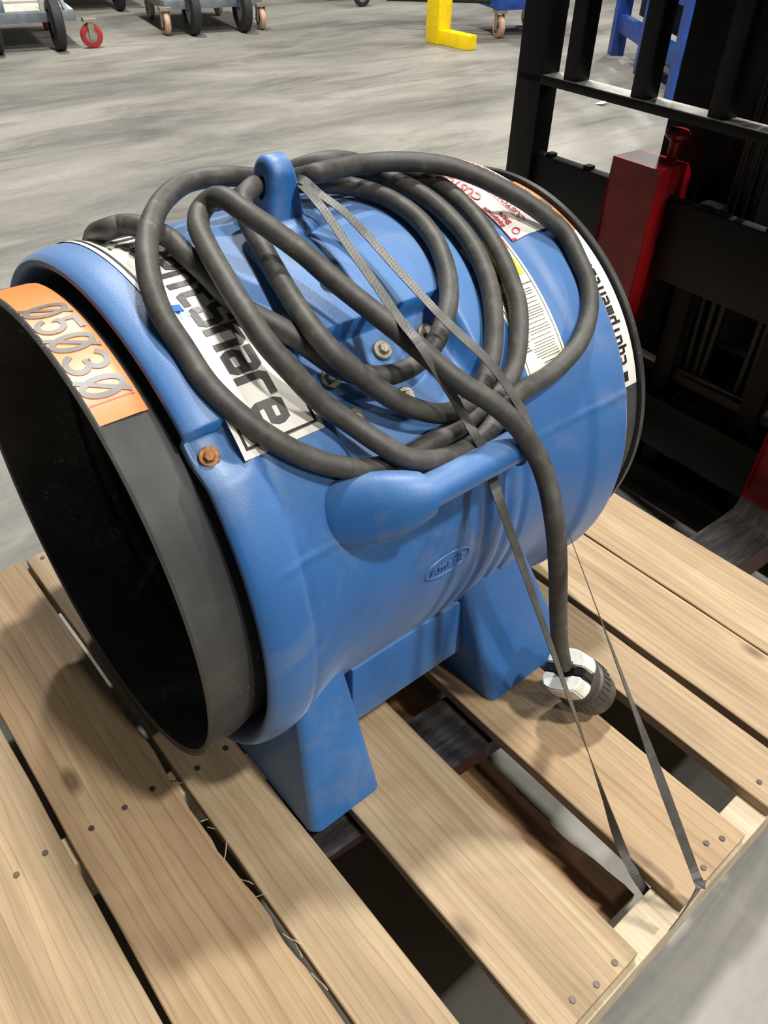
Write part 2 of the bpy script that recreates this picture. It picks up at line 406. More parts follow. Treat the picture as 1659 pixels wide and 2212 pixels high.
# duct collars
C0 = (0, -FO.y, AZ)
lathe('front_collar', [(-.78, .268), (-.84, .2695), (-.846, .2715), (-.862, .2755), (-.899, .2765), (-.9035, .2785), (-.9055, .2775), (-.9055, .2735), (-.903, .2705), (-.86, .2695), (-.8, .2675), (-.78, .2660)], 'black_plastic', fan, 160, c=C0, ang=25)
lathe('rear_collar', [(-.32, .277), (-.296, .2785), (-.256, .2785), (-.2548, .2755), (-.2528, .2755), (-.2515, .283), (-.2445, .2835), (-.2435, .281), (-.2445, .274), (-.32, .272)], 'black_plastic', fan, 160, c=C0, ang=25)
lathe('inner_liner', [(-.80, .2670), (-.55, .2640), (-.30, .2670)], 'black_inner', fan, 96, c=C0)
lathe('fan_hub', [(-.60, .001), (-.60, .05), (-.585, .075), (-.50, .08), (-.45, .08), (-.45, .001)], 'black_inner', fan, 48, c=C0)
for k in range(8):
    V = []; Fc = []
    for i in range(9):
        r = .07 + .185*i/8; tw = R_(52 - 22*i/8); ch = .05 + .025*i/8
        for s in (-1, 1):
            for th in (-.0025, .0025):
                u = s*ch*cos(tw); w = s*ch*sin(tw)*.7 + th
                a = 2*pi*k/8
                V.append((r*cos(a) - u*sin(a), -.53 - FO.y + w, AZ + r*sin(a) + u*cos(a)))
    for i in range(8):
        b = i*4
        for q_ in ((0, 1, 3, 2),):
            pass
        Fc += [(b, b+2, b+6, b+4), (b+1, b+5, b+7, b+3), (b, b+4, b+5, b+1), (b+2, b+3, b+7, b+6)]
    Fc += [(0, 1, 3, 2), (32, 34, 35, 33)]
    mesh('fan_blade', V, Fc, 'black_inner', fan)
for r in (.10, .16, .22):                  # rear wire guard
    lathe('guard_ring', [(-.335+.003*cos(t_), r+.003*sin(t_)) for t_ in [2*pi*k/6 for k in range(6)]], 'black_inner', fan, 64, c=C0, close=True)
hexbolt('bolt', cc(222, -.80, .2655), -cc(222, 0, 1) + cc(222, 0, 0), .008, .006, 'plug_grey', fan)
# legs: hollow saddle feet
def leg(yb0, yb1, yt0, yt1):
    # one hollow saddle: two feet joined by a web that follows the barrel, outer edges rounded
    half = [(.3195, 0, 0), (.3225, .004, .02), (.2720, .195, .9), (.2630, .24, 1.1), (.2590, .20, .95), (.2480, .165, .75), (.2030, .095, .44), (.1000, .020, .1)]
    sec = half + [(-x, z, f) for x, z, f in half[::-1]] + [(-.12, 0, 0), (-.10, .006, .05), (.10, .006, .05), (.12, 0, 0)]
    bm = bmesh.new(); rings = []; n = len(sec)
    for t_, ins in ((0, .011), (.0012, .0075), (.004, .0038), (.0075, .0012), (.012, 0), (-.012, 0), (-.0075, .0012), (-.004, .0038), (-.0012, .0075), (0, .011)):
        first = len(rings) < 5; R = []
        for x, z, f in sec:
            y = (yb0 + (yt0-yb0)*f if first else yb1 + (yt1-yb1)*f) + t_
            if abs(x) > .268: x -= math.copysign(ins, x)
            R.append(bm.verts.new((x, y - FO.y, z)))
        rings.append(R)
    for A, B in zip(rings, rings[1:]):
        for k in range(n): bm.faces.new((A[k], A[(k+1) % n], B[(k+1) % n], B[k]))
    for R in (rings[0], rings[-1]):
        for q_ in ((2, 3, 4), (1, 2, 4, 5), (0, 1, 5, 6), (0, 6, 7, 19), (7, 18, 19), (7, 8, 17, 18), (13, 12, 11), (14, 13, 11, 10), (15, 14, 10, 9), (15, 9, 8, 16), (8, 17, 16)):
            bm.faces.new([R[i] for i in q_])
    return autosmooth(frombm('leg', bm, 'blue_plastic', fan), 32)
leg(-.826, -.721, -.800, -.738); leg(-.522, -.355, -.548, -.44)
for s in (1, -1):
    bm = bmesh.new(); bmbox(bm, s*.25-.012, s*.25+.012, -.72-FO.y, -.52-FO.y, .066, .17, .005); autosmooth(frombm('skirt_panel', bm, 'blue_plastic', fan))
# lifting eye
bm = bmesh.new(); EZ0, EZ1 = .588, .6635
def eyeprof(ins):
    r = .0205 - ins; out = [(.029-ins, EZ0), (.0245-ins, .604), (.0215-ins, .622)]
    out += [(r*cos(pi*k/16), .643 + r*sin(pi*k/16)) for k in range(17)]
    return out + [(-x, z) for x, z in out[2::-1]]
def ht(z): return .0235 - .0095*smooth01((z-EZ0)/(EZ1-EZ0))
secs = [(-1, .0075), (-.93, .003), (-.75, 0), (0, 0), (.75, 0), (.93, .003), (1, .0075)]; rings = []
for f, ins in secs: rings.append([bm.verts.new((x, -.6145-FO.y + f*ht(z), z)) for x, z in eyeprof(ins)])
n = len(rings[0])
for A, B in zip(rings, rings[1:]):
    for k in range(n): bm.faces.new((A[k], A[(k+1) % n], B[(k+1) % n], B[k]))
hol = []
for f, R0 in ((-1, rings[0]), (1, rings[-1])):
    hv = [bm.verts.new((.008*cos(2*pi*k/20), -.6145-FO.y + f*ht(.633+.0125*sin(2*pi*k/20)), .633 + .0125*sin(2*pi*k/20))) for k in range(20)]
    hol.append(hv)
    es = [bm.edges.get((R0[k], R0[(k+1) % n])) for k in range(n)] + [bm.edges.new((hv[k], hv[(k+1) % 20])) for k in range(20)]
    bmesh.ops.triangle_fill(bm, use_beauty=True, edges=es)
for k in range(20): bm.faces.new((hol[0][k], hol[1][k], hol[1][(k+1) % 20], hol[0][(k+1) % 20]))
autosmooth(frombm('lifting_eye', bm, 'blue_plastic', fan), 50)
lathe('eye_boss', [(.286, .050), (.2995, .047), (.305, .040), (.3075, .03), (.308, .001)], 'blue_plastic', fan, 48, axis='z', c=(0, -.6145-FO.y, AZ))
# carry handle: moulded lugs and a bar
HA = 25.0
def loft(name, secs, mat, par, n=28):
    V = []; Fc = []
    for (y, rc, rt, rr) in secs:
        c0 = cc(HA, y, rc); rd = Vector((cos(R_(HA)), 0, sin(R_(HA)))); tn = Vector((-sin(R_(HA)), 0, cos(R_(HA))))
        for k in range(n):
            t_ = 2*pi*k/n; V.append(c0 + rd*(rr*cos(t_)) + tn*(rt*sin(t_)))
    for i in range(len(secs)-1):
        for k in range(n):
            k2 = (k+1) % n; Fc.append((i*n+k, (i+1)*n+k, (i+1)*n+k2, i*n+k2))
    Fc += [tuple(range(n)), tuple((len(secs)-1)*n+k for k in range(n-1, -1, -1))]
    return autosmooth(mesh(name, V, Fc, mat, par), 45)
lug = [(-.760, .290, .012, .006), (-.750, .294, .028, .013), (-.738, .300, .035, .020), (-.724, .308, .0365, .026), (-.710, .317, .0355, .0295), (-.695, .327, .032, .029), (-.682, .336, .0275, .0255), (-.673, .342, .0235, .0215), (-.6715, .3425, .019, .018)]
loft('handle_lug', lug, 'blue_plastic', fan)
loft('handle_lug', [(-.549, .343, .021, .0195), (-.535, .336, .025, .026), (-.52, .318, .027, .030), (-.505, .300, .024, .024), (-.493, .288, .010, .010)], 'blue_plastic', fan)
tube('handle_bar', [cc(HA, -.679 + .145*k/8, .343) for k in range(9)], .0172, 'blue_plastic', fan, 24)
# ---------------- bolts
for px, py, r in ((830, 752, .279), (880, 855, .288), (770, 902, .288), (925, 715, .279), (722, 808, .284), (705, 640, .283)):
    p = loc(cyl(px, py, r)); a = math.degrees(math.atan2(p.z-AZ, p.x)); nr = Vector((cos(R_(a)), 0, sin(R_(a))))
    q_ = sp(a, p.y+FO.y, .001); hexbolt('bolt', q_, nr, .0062, .007, 'zinc', fan)
p = loc(cyl(452, 985, .298)); a = math.degrees(math.atan2(p.z-AZ, p.x)); nr = Vector((cos(R_(a)), -.25, sin(R_(a))))
hexbolt('bolt', cc(a, -.8345, .2918), nr, .0053, .007, 'rusty_bolt', fan)
p = loc(cyl(1258, 640, .30)); hexbolt('bolt', p, Vector((p.x, 0, p.z-AZ)), .006, .008, 'zinc', fan)
# ---------------- labels
def patch(name, a0, a1, y0, y1, mat, par, off=.0006, R=None, n=48, ny=6):
    V = []; Fc = []
    for i in range(n+1):
        for j in range(ny+1):
            a = a0 + (a1-a0)*i/n; y = y0 + (y1-y0)*j/ny
            V.append(cc(a, y, R+off) if R else sp(a, y, off))
    for i in range(n):
        for j in range(ny):
            b = i*(ny+1)+j; Fc.append((b, b+1, b+ny+2, b+ny+1))
    o = mesh(name, V, Fc, mat, par, smooth=True)
    n0 = o.data.polygons[0].normal; c0 = o.data.polygons[0].center
    if n0.dot(Vector((c0.x, 0, c0.z-AZ))) < 0: o.data.flip_normals()
    return o
def multi(name, rects, mat, par, off=.0012, R=None):
    V = []; Fc = []
    for a0, a1, y0, y1 in rects:
        n = max(1, int(abs(a1-a0)/2)); b0 = len(V)
        for i in range(n+1):
            a = a0+(a1-a0)*i/n
            for y in (y0, y1): V.append(cc(a, y, R+off) if R else sp(a, y, off))
        for i in range(n):
            b = b0+2*i; Fc.append((b, b+1, b+3, b+2))
    return mesh(name, V, Fc, mat, par)
def text(name, s, height, a_start, y0, mat, par, down=True, off=.0014, R=None, bold=0, pitch=None, slash=(), xs=1):
    """print lettering wrapped on the barrel; down: reading towards +x with letter tops towards +y, else the reverse"""
    bm = bmesh.new(); x = 0; Rr = R or .3
    for ch_i, ch in enumerate(s if pitch else [s]):
        cu = bpy.data.curves.new('txt', 'FONT'); cu.body = ch; cu.size = height/.73; cu.offset = bold; cu.resolution_u = 3
        ob = bpy.data.objects.new('txt', cu); COL.objects.link(ob)
        dg = bpy.context.evaluated_depsgraph_get(); me = bpy.data.meshes.new_from_object(ob.evaluated_get(dg))
        bpy.data.objects.remove(ob)
        if pitch and len(me.vertices):
            xsv = [v.co.x for v in me.vertices]; x0, x1 = min(xsv), max(xsv)
            wdt = min(pitch*.86, (x1-x0)*1.35) if ch not in 'itrl1' else min(x1-x0, pitch*.8)
            sc = wdt/max(1e-6, x1-x0)
            for v in me.vertices: v.co.x = (v.co.x - x0)*sc + ch_i*pitch + (pitch-wdt)/2
        else:
            for v in me.vertices: v.co.x *= xs
        bm.from_mesh(me); bpy.data.meshes.remove(me)
    for i in slash:                          # slashed zeros
        x0 = i*pitch + pitch*.02; x1 = (i+1)*pitch - pitch*.02; w = height*.07
        vs = [bm.verts.new((x0, -.03*height, 0)), bm.verts.new((x0+w*1.6, -.03*height, 0)), bm.verts.new((x1, 1.03*height, 0)), bm.verts.new((x1-w*1.6, 1.03*height, 0))]
        bm.faces.new(vs)
    xm = max(v.co.x for v in bm.verts); st = .006
    k = st
    while k < xm:
        bmesh.ops.bisect_plane(bm, geom=bm.verts[:]+bm.edges[:]+bm.faces[:], plane_co=(k, 0, 0), plane_no=(1, 0, 0)); k += st
    for v in bm.verts:
        if down: a = a_start - math.degrees(v.co.x/Rr); y = y0 + v.co.y
        else: a = a_start + math.degrees(v.co.x/Rr); y = y0 - v.co.y
        v.co = cc(a, y, R+off) if R else sp(a, y, off)
    me = bpy.data.meshes.new(name); bm.to_mesh(me); bm.free()
    return link(name, me, mat, par)
def arc(cx, cy, rx, ry, a0, a1, n=14): return [(cx+rx*cos(R_(a0+(a1-a0)*k/n)), cy+ry*sin(R_(a0+(a1-a0)*k/n))) for k in range(n+1)]
GL = {'E': [[(1, 1), (0, 1), (0, 0), (1, 0)], [(0, .5), (.85, .5)]], 'q': [[(1, .72), (0, .72), (0, 0), (1, 0)], [(1, .72), (1, -.28)]], 'u': [[(0, .72), (0, 0), (1, 0)], [(1, .72), (1, 0)]],
      'i': [[(.5, 0), (.5, .72)], [(.5, .92), (.5, 1)]], 'p': [[(0, .72), (1, .72), (1, 0), (0, 0)], [(0, .72), (0, -.28)]], 'm': [[(0, 0), (0, .72), (1, .72), (1, 0)], [(.5, .72), (.5, 0)]],
      'e': [[(1, 0), (0, 0), (0, .72), (1, .72), (1, .36), (0, .36)]], 'n': [[(0, 0), (0, .72), (1, .72), (1, 0)]], 't': [[(.3, .98), (.3, 0), (.95, 0)], [(0, .72), (.95, .72)]],
      'S': [[(1, .85), (1, 1), (0, 1), (0, .52), (1, .52), (1, 0), (0, 0), (0, .15)]], 'h': [[(0, 0), (0, 1)], [(0, .72), (1, .72), (1, 0)]], 'a': [[(0, .72), (1, .72), (1, 0), (0, 0), (0, .38), (1, .38)]], 'r': [[(0, 0), (0, .72), (.95, .72)]],
      '0': [arc(.5, .5, .5, .5, 0, 360, 32), [(-.08, -.04), (1.08, 1.04)]], '5': [[(.98, 1), (.16, 1), (.08, .52)] + arc(.42, .32, .56, .32, 130, -155, 20)], '3': [arc(.42, .75, .5, .25, 150, -90, 16) + arc(.42, .26, .56, .26, 90, -155, 18)]}
def chamf(P, c=.12):
    out = [P[0]]
    for p, q_, r in zip(P, P[1:], P[2:]):
        p, q_, r = Vector(p), Vector(q_), Vector(r); l1_, l2_ = (p-q_).length, (r-q_).length; c_ = min(c, l1_*.4, l2_*.4)
        out += [tuple(q_ + (p-q_).normalized()*c_), tuple(q_ + (r-q_).normalized()*c_)]
    return out + [P[-1]]
def strokes(name, s_, height, wid, pitch, sw, a_start, y0, mat, par, down=True, off=.0014, R=None, digits=False):
    """blocky lettering made of strokes, wrapped on the barrel"""
    V = []; Fc = []; Rr = R or .3
    def put(x, y):
        a = a_start - math.degrees(x/Rr) if down else a_start + math.degrees(x/Rr); yy = y0 + y if down else y0 - y
        V.append(cc(a, yy, R+off) if R else sp(a, yy, off)); return len(V)-1
    for i, ch in enumerate(s_):
        ox = i*pitch + (pitch-wid)/2
        for P in GL[ch]:
            w_ = sw*.8 if (digits and len(P) == 2) else sw
            P = P if digits else chamf(P)
            Q = [Vector((ox + sw/2 + x*(wid-sw), sw/2 + y*(height-sw))) for x, y in P]
            # subdivide long runs so that the print follows the curve
            Z = [Q[0]]
            for p, q_ in zip(Q, Q[1:]):
                k = max(1, int((q_-p).length/.006)); Z += [p + (q_-p)*(j+1)/k for j in range(k)]
            L = len(Z); closed = (Z[0]-Z[-1]).length < 1e-6; pr = None
            for j, p in enumerate(Z):
                t0 = (Z[j]-Z[j-1]).normalized() if j else ((Z[0]-Z[-2]).normalized() if closed else (Z[1]-Z[0]).normalized())
                t1 = (Z[j+1]-Z[j]).normalized() if j < L-1 else ((Z[1]-Z[0]).normalized() if closed else t0)
                tg = (t0+t1).normalized(); mm_ = 1/max(.5, tg.dot(t1)); nn = Vector((-tg.y, tg.x))*(w_/2*mm_)
                e = Vector((0, 0)) if closed or 0 < j < L-1 else tg*(w_/2*(-1 if j == 0 else 1))
                A = put(*(p+nn+e)); B = put(*(p-nn+e))
                if pr: Fc.append((pr[0], pr[1], B, A))
                pr = (A, B)
    return mesh(name, V, Fc, mat, par)
l1 = patch('name_label', 41.0, 121, -.812, -.724, 'label_white', fan, off=.0011, n=120, ny=24); l1['label'] = 'large white label with dark company lettering'
multi('label_border', [(42.4, 42.9, -.807, -.729), (42.4, 119.5, -.807, -.8045), (42.4, 119.5, -.7315, -.729)], 'print_black', l1, off=.0018)
strokes('label_lettering', 'EquipmentShare', .043, .0252, .0272, .0074, 44.3 + math.degrees(14*.0272/.3), -.7845, 'print_grey', l1, off=.0019)
multi('label_logo_mark', [(70.0, 71.6, -.797, -.787), (68.6, 70.2, -.794, -.784)], 'print_blue', l1, off=.0020)
l2 = patch('number_label', 56.7, 106, -.9035, -.8565, 'label_orange', fan, off=.0006, R=.2768, n=60)
for i, v in enumerate(l2.data.vertices):    # follow the collar's chamfer
    y = v.co.y + FO.y
    rr = .2765+.001 if y < -.8625 else .2765+.001 - (y+.8625)*.25
    d = Vector((v.co.x, 0, v.co.z-AZ)).normalized(); v.co = Vector((0, v.co.y, AZ)) + d*rr
l2['label'] = 'orange number label on the black collar'
strokes('label_number', '05030', .0415, .0232, .0277, .0056, 61.0 + math.degrees(5*.0277/.2768), -.9015, 'print_number', l2, R=.2768, off=.0014, digits=True)
multi('label_line', [(60.6, 60.9, -.9025, -.859)], 'print_red', l2, R=.2768, off=.001)
l3 = patch('warning_label', 32.8, 64.5, -.464, -.396, 'label_cream', fan, n=40); l3['label'] = 'cream instruction label with orange and yellow panels'
for rc_, m_ in (((61.3, 63.9, -.411, -.399), 'label_orange'), ((60.8, 63.9, -.461, -.444), 'print_black'), ((52.5, 60.6, -.458, -.434), 'label_yellow'), ((54.5, 61, -.413, -.404), 'label_yellow')): multi('label_panel', [rc_], m_, l3)
rc = [(52.2, 52.4, -.43, -.40), (33.4, 63.9, -.4005, -.3998), (33.4, 63.9, -.4605, -.4598)]
rng = random.Random(3); a = 51
while a > 34.5:
    rc.append((a, a+.16, -.405-.028-rng.uniform(0, .012), -.405-rng.uniform(0, .003))); a -= rng.choice((.55, .62, .62, .95))
a = 51.5
while a > 38:
    rc.append((a, a+.3, -.456, -.447 + rng.uniform(-.002, .003))); a -= .62
multi('label_print', rc, 'print_grey', l3)
V = [sp(a_, y_, .0016) for a_, y_ in ((59.5, -.446), (54, -.456), (54, -.436))]; mesh('label_symbol', V, [(0, 1, 2)], 'print_black', l3)
l4 = patch('customer_label', 62.4, 122, -.389, -.3085, 'label_white', fan, off=.0011, n=60, ny=20); l4['label'] = 'white label with red border and red lettering'
multi('label_border', [(62.4, 63.0, -.389, -.309), (62.4, 122, -.389, -.3876), (62.4, 122, -.3102, -.309), (66, 120, -.3618, -.361)], 'print_red', l4, off=.0017)
text('label_lettering', 'CUSTOMER', .011, 76, -.3725, 'print_red', l4, down=False, off=.002, bold=.0004, xs=1.25)
text('label_lettering', 'Equipment', .0062, 66.5, -.3815, 'print_red', l4, down=False, off=.002, bold=.0003)
text('label_lettering', 'Share', .0062, 66.5, -.3725, 'print_red', l4, down=False, off=.002, bold=.0003)
V = []; Fc = []
for k in range(24):
    for r in (.0032, .0048): V.append(sp(64.3 + math.degrees(r*cos(2*pi*k/24)/.3), -.3755 + r*sin(2*pi*k/24), .002))
for k in range(24): Fc.append((2*k, 2*k+1, 2*((k+1) % 24)+1, 2*((k+1) % 24)))
mesh('label_logo_mark', V, Fc, 'print_red', l4)
text('label_lettering', 'CUSTOMER', .008, 66, -.351, 'print_red', l4, down=False, off=.002, bold=.0003, xs=1.1)
rc = []; rng = random.Random(5)
for y in (-.338, -.332, -.326, -.320):
    a = 66
    while a < 118: w = rng.uniform(.6, 2.2); rc.append((a, a+w, y, y+.0035)); a += w+.6
multi('label_print', rc, 'print_red', l4, off=.002)
l5 = patch('rear_label', 19.3, 62.5, -.2985, -.2566, 'label_white', fan, off=.0006, R=.2785, n=50)
patch('label_panel', 62.5, 86, -.2985, -.2566, 'label_orange', fan, off=.0006, R=.2785, n=20)
multi('label_panel', [(67.2, 68.4, -.298, -.259), (71.5, 75.5, -.298, -.2585), (79, 81, -.298, -.262)], 'print_number', fan, off=.0012, R=.2785)
strokes('label_lettering', 'EquipmentShare', .0215, .0108, .0128, .0034, 25.2, -.2715, 'print_black', l5, down=False, off=.0013, R=.2785)
multi('label_logo_mark', [(20.8, 23.4, -.282, -.2725)], 'print_black', l5, R=.2785, off=.0012)
# ---------------- embossed oval logo low on the side
V = []; Fc = []; n = 48; ec = (1.6, -.613)
for k in range(n):
    t_ = 2*pi*k/n
    for rr, of in ((.93, 0), (.965, .0016), (1.0, .0016), (1.035, 0)):
        u, w = .034*rr*cos(t_), .0145*rr*sin(t_); V.append(sp(ec[0] + math.degrees(w/.29), ec[1]+u, of))
for k in range(n):
    for j in range(3): Fc.append((4*k+j, 4*k+j+1, 4*((k+1) % n)+j+1, 4*((k+1) % n)+j))
lg = mesh('embossed_logo', V, Fc, 'blue_plastic', fan, smooth=True)
cu = bpy.data.curves.new('txt', 'FONT'); cu.body = 'Americ'; cu.size = .0175; cu.extrude = .0011; cu.offset = .0003; cu.align_x = 'CENTER'; cu.resolution_u = 2
ob = bpy.data.objects.new('txt', cu); COL.objects.link(ob); me = bpy.data.meshes.new_from_object(ob.evaluated_get(bpy.context.evaluated_depsgraph_get())); bpy.data.objects.remove(ob)
for v_ in me.vertices:
    x, y, z = v_.co; v_.co = sp(ec[0] + math.degrees((y-.0055)/.29), ec[1] + x, z + .0006)
link('embossed_lettering', me, 'blue_plastic', lg)
# ================================================================== POWER CABLE
CR = .0105
cab = empty('power_cable', tuple(at(1290, 1520, 'z', 0)), 'dark grey rubber power cable coiled over the blue fan with a white and black plug', 'cable')
CO = Vector(cab.location)
def pt(s):
    px, py, v = s[:3]
    if len(s) == 4: return at(px, py, v, s[3])
    return cyl(px, py, v)
r0 = .3115
PATH = [(1218, 1437, 'x', -.268), (1210, 1395, 'x', -.272), (1206, 1320, 'x', -.272), (1205, 1220, 'x', -.274), (1197, 1120, 'x', -.280), (1181, 1040, .375), (1150, 965, .368), (1105, 907, .366), (1060, 868, .362), (1010, 837, .356), (960, 800, .350), (910, 757, .344),
 (868, 722, .338), (800, 668, .332), (720, 604, .334), (653, 545, .340), (590, 498, .350), (527, 456, .358), (488, 430, .360), (460, 430, .352), (437, 450, .343), (428, 482, .338), (448, 535, .336), (489, 608, .338), (529, 672, .340), (573, 738, .337), (628, 800, .330), (693, 868, .317), (759, 915, .316), (822, 958, .325),
 (885, 992, .332), (949, 992, .332), (1008, 970, .331), (1050, 938, .331), (1085, 890, .327), (1130, 843, .320), (1180, 813, r0), (1222, 778, r0), (1256, 732, r0), (1273, 668, r0), (1270, 615, r0), (1249, 560, .312), (1218, 502, .315), (1178, 466, .320), (1125, 429, .326), (1072, 400, .331), (1019, 376, .336), (966, 359, .340), (880, 349, .342), (800, 352, .342), (720, 366, .344), (680, 375, .345), (640, 383, 'x', -.700),
 (600, 386, 'x', -.712), (550, 384, 'x', -.708), (480, 381, .343), (412, 391, .343), (357, 428, .340), (326, 485, .338), (317, 545, .335), (325, 610, .328), (350, 680, .319), (395, 750, r0), (450, 832, r0), (525, 903, r0), (598, 954, r0), (674, 991, r0), (750, 1011, r0), (800, 1012, r0), (860, 994, r0), (930, 957, r0), (1000, 915, r0), (1045, 877, r0),
 (1085, 840, r0), (1108, 800, r0), (1120, 735, r0), (1119, 663, r0), (1105, 612, r0), (1085, 562, r0), (1047, 497, r0), (1008, 449, .312), (966, 412, .316), (925, 388, .319), (870, 376, .321), (800, 372, .322), (730, 368, .323), (660, 374, 'x', -.715), (610, 392, 'x', -.722), (570, 400, 'x', -.700), (543, 407, .338), (525, 430, .333), (535, 475, .322), (556, 515, .318), (586, 570, .316), (624, 636, .318), (670, 704, .325), (721, 764, .328), (771, 806, .320), (822, 844, .313), (885, 879, r0), (960, 893, r0),
 (1012, 872, r0), (1042, 830, r0), (1060, 780, r0), (1067, 715, r0), (1064, 655, r0), (1050, 595, r0), (1023, 535, r0), (983, 482, r0), (931, 434, .313), (880, 403, .316), (820, 378, .319), (770, 352, .330), (715, 346, .338), (660, 357, .335)]
P3 = [pt(s) for s in PATH]
P3 += [Vector((AX + .312*cos(R_(g)), y, AZ + .312*sin(R_(g)))) for g, y in ((112, -.585), (132, -.60), (150, -.645), (152, -.70), (142, -.74), (128, -.75))]
P3 += [pt(s) for s in [(236, 493, .318), (262, 486, .320), (295, 488, .322), (335, 500, .320), (366, 515, .316), (401, 549, .313), (447, 592, .313), (483, 630, .313), (528, 668, .313), (590, 700, .311), (636, 727, .309), (678, 758, .305), (729, 793, .302), (780, 810, .302), (835, 811, .302), (886, 793, .304), (928, 757, .308), (952, 715, r0), (969, 650, r0), (965, 587, r0), (940, 520, r0), (898, 469, r0), (835, 427, r0), (759, 403, .314), (690, 396, .322), (645, 396, 'x', -.690)]]
CB = catmull([p - CO for p in P3], 9)
tube('cord', CB, CR, 'cable_rubber', cab, 14)
# plug at the cable end
T = P3[0] + Vector((.002, .004, -.012)); B = at(1287, 1500, 'z', .030); ax = (B - T).normalized()
a1 = ax.cross(Vector((0, 0, 1))).normalized(); a2 = ax.cross(a1)
def plug_lathe(name, prof, mat, n=40, fl=0):
    V = []; Fc = []
    for h, r in prof:
        for k in range(n):
            rr = r*(1 + (fl if (k % 2) else 0)); t_ = 2*pi*k/n
            V.append(T + ax*h + a1*(rr*cos(t_)) + a2*(rr*sin(t_)) - CO)
    for i in range(len(prof)-1):
        for k in range(n): Fc.append((i*n+k, i*n+(k+1) % n, (i+1)*n+(k+1) % n, (i+1)*n+k))
    Fc += [tuple(range(n-1, -1, -1)), tuple((len(prof)-1)*n+k for k in range(n))]
    return autosmooth(mesh(name, V, Fc, mat, cab), 30)
pb = plug_lathe('plug_body', [(.018, .020), (.020, .030), (.036, .0315), (.038, .0345), (.062, .0345), (.064, .032), (.083, .031), (.087, .028)], 'plug_grey')
ribs = bmesh.new()
for k in range(30):
    t_ = 2*pi*k/30; d = a1*cos(t_) + a2*sin(t_); s_ = ax.cross(d)
    q8 = [T - CO + ax*h + d*r + s_*w for h in (.041, .059) for r in (.033, .0358) for w in (-.0013, .0013)]
    vs = [ribs.verts.new(q) for q in q8]
    for f in ((0, 1, 3, 2), (4, 6, 7, 5), (0, 4, 5, 1), (2, 3, 7, 6), (0, 2, 6, 4), (1, 5, 7, 3)): ribs.faces.new([vs[i] for i in f])
frombm('plug_ribs', ribs, 'plug_grey', pb)
view = (CP - T).normalized(); lat = ax.cross(_u2).normalized(); ver = lat.cross(ax)
for s in (1, -1):                           # two halves of the white cord clamp
    bm = bmesh.new(); outl = [(-.029, .007), (-.0125, .007), (-.010, .0105), (.010, .0105), (.0125, .007), (.029, .007), (.030, .016), (.024, .027), (.012, .031), (-.012, .031), (-.024, .027), (-.030, .016)]
    A_ = [bm.verts.new(T - CO + ax*-.006 + lat*x*.93 + ver*y*s*.95) for x, y in outl]; B_ = [bm.verts.new(T - CO + ax*.022 + lat*x + ver*y*s) for x, y in outl]
    n = len(outl); bm.faces.new(A_); bm.faces.new(B_[::-1])
    for k in range(n): bm.faces.new((A_[k], B_[k], B_[(k+1) % n], A_[(k+1) % n]))
    bmesh.ops.recalc_face_normals(bm, faces=bm.faces[:]); bmesh.ops.bevel(bm, geom=bm.edges[:], offset=.0018, segments=2, affect='EDGES')
    autosmooth(frombm('cord_clamp', bm, 'plug_white', cab))
for s in (1, -1):                           # dark clamp screws between the halves
    bm = bmesh.new(); c0 = T - CO + lat*(s*.0215)
    q8 = [c0 + ax*h + lat*w + ver*v_ for h in (-.004, .02) for w in (-.0085, .0085) for v_ in (-.0062, .0062)]
    vs = [bm.verts.new(q) for q in q8]
    for f in ((0, 1, 3, 2), (4, 6, 7, 5), (0, 4, 5, 1), (2, 3, 7, 6), (0, 2, 6, 4), (1, 5, 7, 3)): bm.faces.new([vs[i] for i in f])
    bmesh.ops.recalc_face_normals(bm, faces=bm.faces[:]); bmesh.ops.bevel(bm, geom=bm.edges[:], offset=.002, segments=2, affect='EDGES')
    autosmooth(frombm('clamp_screw', bm, 'plug_black', cab))
# ================================================================== TIE STRAP
strap = empty('tie_strap', tuple(at(1400, 1945, 'z', -.02)), 'dark woven tie strap running from the lifting eye down to the pallet edge', 'strap')
SO = Vector(strap.location)
def ribbon(name, pts, w=.0108, th=.0009):
    P = catmull([p for p, d in pts], 10); D = catmull([d for p, d in pts], 10); V = []; Fc = []; L = len(P)
    for i in range(L):
        tg = (P[min(i+1, L-1)] - P[max(i-1, 0)]).normalized(); d = D[i]; d = (d - tg*d.dot(tg)).normalized(); nn = tg.cross(d)
        for s, u in ((-1, -1), (1, -1), (1, 1), (-1, 1)): V.append(P[i] + d*(s*w/2) + nn*(u*th/2) - SO)
    for i in range(L-1):
        for k in range(4): Fc.append((4*i+k, 4*i+(k+1) % 4, 4*i+4+(k+1) % 4, 4*i+4+k))
    Fc += [(3, 2, 1, 0), (4*L-4, 4*L-3, 4*L-2, 4*L-1)]
    return mesh(name, V, Fc, 'strap_weave', strap)
def srf(px, py, r, tw=0):
    p = cyl(px, py, r); n_ = Vector((p.x-AX, 0, p.z-AZ)).normalized(); d = Vector((0, 1, 0)) + n_*tw
    return (p, d)
def VD(px, py): return ray(px, py).normalized()
SA, SB = at(1074, 1066, 'x', -.328), at(1345, 1836, 'z', .0035); TA, TB = cyl(1135, 900, .341), at(1505, 1895, 'x', -.009)
